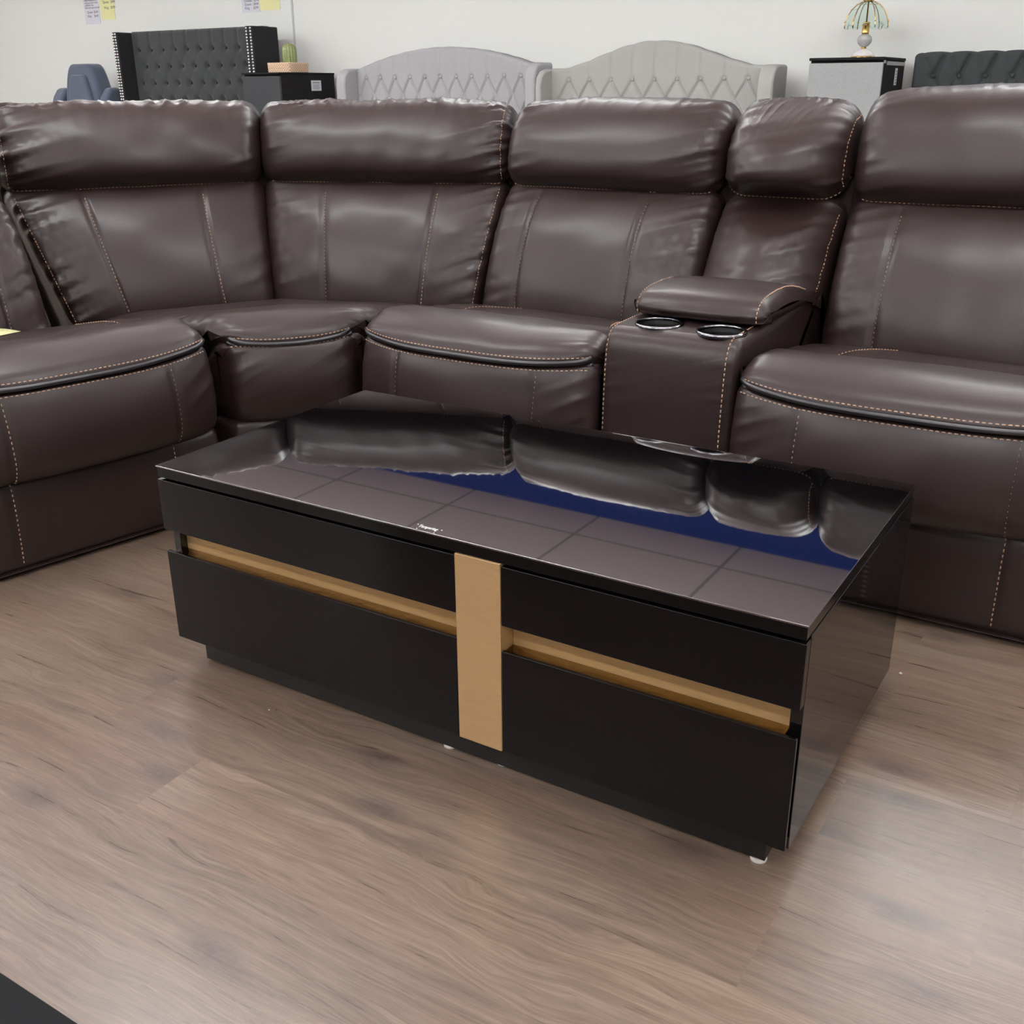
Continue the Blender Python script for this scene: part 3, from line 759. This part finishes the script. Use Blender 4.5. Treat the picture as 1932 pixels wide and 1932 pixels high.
# ------------------------------------------------------------------ basket and cactus
BX, BY, BZ = -4.085, 4.86, 1.1935
bk = thing('wicker_basket', 'small woven tan tray basket on the black cabinet', 'basket', (BX, BY, BZ))
q = MB(); HX, HY, BH = .105, .10, .062
for k in range(7):
    z = BZ + .006 + k * .0092; e = .985 + .015 * k / 6; off = .002 if k % 2 else 0
    pts = []
    for (sx, sy) in ((-1, -1), (1, -1), (1, 1), (-1, 1)):
        c = Vector((sx * HX * e, sy * HY * e, 0)); rr = .015
        for a in range(4):
            ang = math.atan2(sy, sx) - PI / 4 + a * PI / 6
            pts.append((BX + c.x - sx * rr + rr * math.cos(ang), BY + c.y - sy * rr + rr * math.sin(ang), z))
    q.tube(pts, .0056 + off * .3, 6, closed=True)
q.build('woven_side', WICKER, bk, smooth=True)
MB().box(BX - HX * .88, BX + HX * .88, BY - HY * .88, BY + HY * .88, BZ + .0005, BZ + .008).build('base', WICKER, bk)
cb = thing('cactus_ornament', 'ribbed green glass cactus standing in the woven basket', 'ornament', (-4.072, 4.87, BZ + .0085))
q = MB(); V = []; F = []; nn = 56; ZS = np.linspace(0, 1, 26); CH = .185
for i, t in enumerate(ZS):
    z = t * CH; r = .040 + .007 * math.sin(min(1, t / .7) * PI * .6)
    if z > CH - .045: r *= math.sqrt(max(1e-4, 1 - ((z - (CH - .045)) / .0452) ** 2))
    for k in range(nn):
        a = 2 * PI * k / nn; rk = r * (1 + .09 * math.cos(14 * a))
        V.append((-4.072 + rk * math.cos(a), 4.87 + rk * math.sin(a), BZ + .0085 + z))
for i in range(25):
    for k in range(nn): F.append((i * nn + k, i * nn + (k + 1) % nn, (i + 1) * nn + (k + 1) % nn, (i + 1) * nn + k))
F.append(tuple(range(nn - 1, -1, -1))); F.append(tuple(25 * nn + k for k in range(nn)))
q.add(V, F).build('body', CACT, cb, smooth=True)
sp = MB()  # white dots standing in for highlights on the green glass
for k in range(7):
    for j in range(8):
        a = 2 * PI * (2 * k) / 14; z = .03 + j * .018
        sp.lathe([(.0016, 0), (.0012, .0016), (.0002, .002)], (-4.072 + .05 * math.cos(a), 4.87 + .05 * math.sin(a), BZ + .0085 + z), 6)
sp.build('highlight_dot', WHITEP, cb)

# ------------------------------------------------------------------ touch lamp
LXX, LYY, LZ = -.069, 4.95, 1.2172
lp = thing('table_lamp', 'small lamp with a panelled green glass dome shade and grey porcelain body', 'lamp', (LXX, LYY, LZ))
c0 = (LXX, LYY, LZ)
MB().lathe([(.066, 0), (.068, .004), (.062, .009)], c0, 40).build('base_ring', BRASS, lp, smooth=True)
MB().lathe([(.060, .009), (.056, .018), (.044, .032), (.026, .042), (.014, .046)], c0, 40).build('base', PORC, lp, smooth=True)
MB().lathe([(.011, .046), (.015, .050), (.011, .055)], c0, 24).build('collar', BRASS, lp, smooth=True)
MB().lathe([(.012, .055), (.022, .060), (.034, .074), (.0385, .088), (.035, .102), (.024, .113), (.016, .117)], c0, 40).build('body', PORCG, lp, smooth=True)
MB().lathe([(.016, .117), (.020, .120), (.019, .125), (.019, .168), (.021, .172), (.012, .176)], c0, 28).build('socket', BRASS, lp, smooth=True)
MB().lathe([(.004, .176), (.004, .272), (.028, .274), (.030, .279), (.012, .286), (.006, .292), (.001, .296)], c0, 24).build('finial', BRASS, lp, smooth=True)
sh = bpy.data.objects.new('shade', bpy.data.meshes.new('shade'))
NP = 6; a0 = math.radians(68)
prof = [(.028, .272), (.058, .258), (.082, .234), (.098, .205), (.107, .18), (.110, .158)]
q = MB(); ribs = []; V = []; F = []
for k in range(NP):
    A0 = a0 + 2 * PI * k / NP; A1 = a0 + 2 * PI * (k + 1) / NP; nu = 14; base = len(V)
    for (r, z) in prof + [(.109, .15)]:
        for i in range(nu + 1):
            t = i / nu
            p0 = (r * math.cos(A0), r * math.sin(A0)); p1 = (r * math.cos(A1), r * math.sin(A1))
            zz = z
            if z == .15:
                zz = .15 - .010 * abs(math.sin(t * PI * 1.5 + PI * .25)) + .012 * math.exp(-((t - .5) / .12) ** 2) * 0 + (.012 if .40 < t < .6 else 0)
            V.append((LXX + p0[0] + (p1[0] - p0[0]) * t, LYY + p0[1] + (p1[1] - p0[1]) * t, LZ + zz))
    m_ = len(prof) + 1
    for j in range(m_ - 1):
        for i in range(nu): F.append((base + j * (nu + 1) + i, base + j * (nu + 1) + i + 1, base + (j + 1) * (nu + 1) + i + 1, base + (j + 1) * (nu + 1) + i))
sh_o = MB().add(V, F).build('shade', LGLASS, lp)
sm = sh_o.modifiers.new('thickness', 'SOLIDIFY'); sm.thickness = .003
for k in range(NP):
    A0 = a0 + 2 * PI * k / NP
    MB().tube([(LXX + (r + .001) * math.cos(A0), LYY + (r + .001) * math.sin(A0), LZ + z) for r, z in prof + [(.109, .146)]], .0024, 6).build('rib', BRASS, sh_o, smooth=True)
    MB().lathe([(.0005, -.005), (.004, -.003), (.004, .003), (.0005, .005)], (LXX + .110 * math.cos(A0), LYY + .110 * math.sin(A0), LZ + .178), 10).build('stud', BRASS, sh_o, smooth=True)

# ------------------------------------------------------------------ blue grey accent chair
CXX, CYY = -6.33, 4.80
ch = thing('accent_chair', 'blue-grey velvet armchair with a rounded back, by the white wall at far left', 'chair', (CXX, CYY, 0))
def arch(w, z0, z1, flat, n=14):
    o = [(-w, z0)]
    for i in range(n + 1):
        a = PI - PI / 2 * i / n; o.append((-flat + (w - flat) * math.cos(a), z1 - (z1 - z0) * .0 - (1 - math.sin(a)) * (z1 - z0) * .85))
    for i in range(n + 1):
        a = PI / 2 - PI / 2 * i / n; o.append((flat + (w - flat) * math.cos(a), z1 - (1 - math.sin(a)) * (z1 - z0) * .85))
    o.append((w, z0)); return [(CXX + x, z) for x, z in o]
MB().prism(arch(.262, .40, 1.288, .10), CYY + .02, CYY + .17).build('backrest', NAVYV, ch, bevel=.035, seg=5)
MB().prism(arch(.165, .44, 1.205, .07), CYY - .012, CYY + .03).build('back_cushion', NAVYV, ch, bevel=.03, seg=5)
for s in (-1, 1):
    xs = sorted((CXX + s * .235, CXX + s * (.33 if s > 0 else .365)))
    o = [(CYY - .5, .2), (CYY - .5, .62), (CYY - .40, .68), (CYY - .1, .80), (CYY + .0, 1.04), (CYY + .05, 1.105), (CYY + .14, 1.11), (CYY + .17, 1.06), (CYY + .17, .2)]
    n = len(o); mb = MB()
    mb.add([(xs[0], y, z) for y, z in o] + [(xs[1], y, z) for y, z in o], [tuple(range(n)), tuple(range(2 * n - 1, n - 1, -1))] + [(i, i + n, (i + 1) % n + n, (i + 1) % n) for i in range(n)])
    mb.build('arm', NAVYV, ch, bevel=.03, seg=4)
    for ly in (CYY - .42, CYY + .1): MB().lathe([(.014, 0), (.022, .2)], (CXX + s * .29, ly, 0), 14).build('leg', BLACKM, ch)
MB().box(CXX - .22, CXX + .22, CYY - .5, CYY + .02, .2, .45).build('seat', NAVYV, ch, bevel=.04, seg=4)

# ------------------------------------------------------------------ small bits
tagp = thing('price_tag', 'yellow paper tag lying at the back of the left recliner seat', 'tag', (-1.08, .40, .485))
q = MB(); n = 10
V = []; F = []
for i in range(n + 1):
    for j in (0, 1):
        t = i / n
        V.append((-1.135 + .115 * t, .29 + .07 * t + j * .13 - .05 * t * j, .488 + .003 * math.sin(t * 3)))
for i in range(n): F.append((2 * i, 2 * i + 1, 2 * i + 3, 2 * i + 2))
po = q.add(V, F).build('paper', PAPERY, tagp, smooth=True)
sm = po.modifiers.new('thickness', 'SOLIDIFY'); sm.thickness = .0008
cr = MB(); rnd = random.Random(4)
for k in range(1): pass
ic = MB(); ic.lathe([(.0022, 0), (.0034, .0012), (.003, .003), (.0008, .0042)], (1.2539, .7056, 0), 9)
ic2 = tag(ic.build('crumb', WHITEP, None, smooth=True), 'tiny white crumb on the floor behind the right end of the coffee table', 'crumb', None)
ic = MB(); ic.lathe([(.0010, 0), (.0016, .0006), (.0014, .0014), (.0004, .002)], (.2753, -.0386, 0), 8)
tag(ic.build('crumb', WHITEP, None, smooth=True), 'tiny white crumb on the floor in front of the left table drawer', 'crumb', None)

# ------------------------------------------------------------------ world, camera, view
w = bpy.data.worlds.new('World'); sc.world = w; w.use_nodes = True
w.node_tree.nodes['Background'].inputs[0].default_value = (.05, .05, .05, 1)
cam = bpy.data.cameras.new('Camera'); co = bpy.data.objects.new('Camera', cam); COL.objects.link(co)
yaw, pit, rol = -.5567, .3815, -.0070
f = Vector((math.sin(yaw) * math.cos(pit), math.cos(yaw) * math.cos(pit), -math.sin(pit)))
r = Vector((math.cos(yaw), -math.sin(yaw), 0)); u = r.cross(f)
r2 = r * math.cos(rol) + u * math.sin(rol); u2 = -r * math.sin(rol) + u * math.cos(rol)
R = Matrix((r2, u2, -f)).transposed().to_4x4()
co.matrix_world = Matrix.Translation((1.4476 * 1.08, -1.1494 * 1.08, 1.08)) @ R
cam.sensor_width = 36; cam.sensor_fit = 'HORIZONTAL'; cam.lens = 36 * 1992.4 / 1932; cam.clip_start = .02
sc.camera = co
vs = sc.view_settings; vs.view_transform = 'Standard'; vs.look = 'None'; vs.gamma = 1; vs.exposure = 0.0
try: vs.use_curve_mapping = False
except Exception: pass
sc.cycles.use_denoising = True
sc.cycles.max_bounces = 8
sc.cycles.sample_clamp_indirect = 8
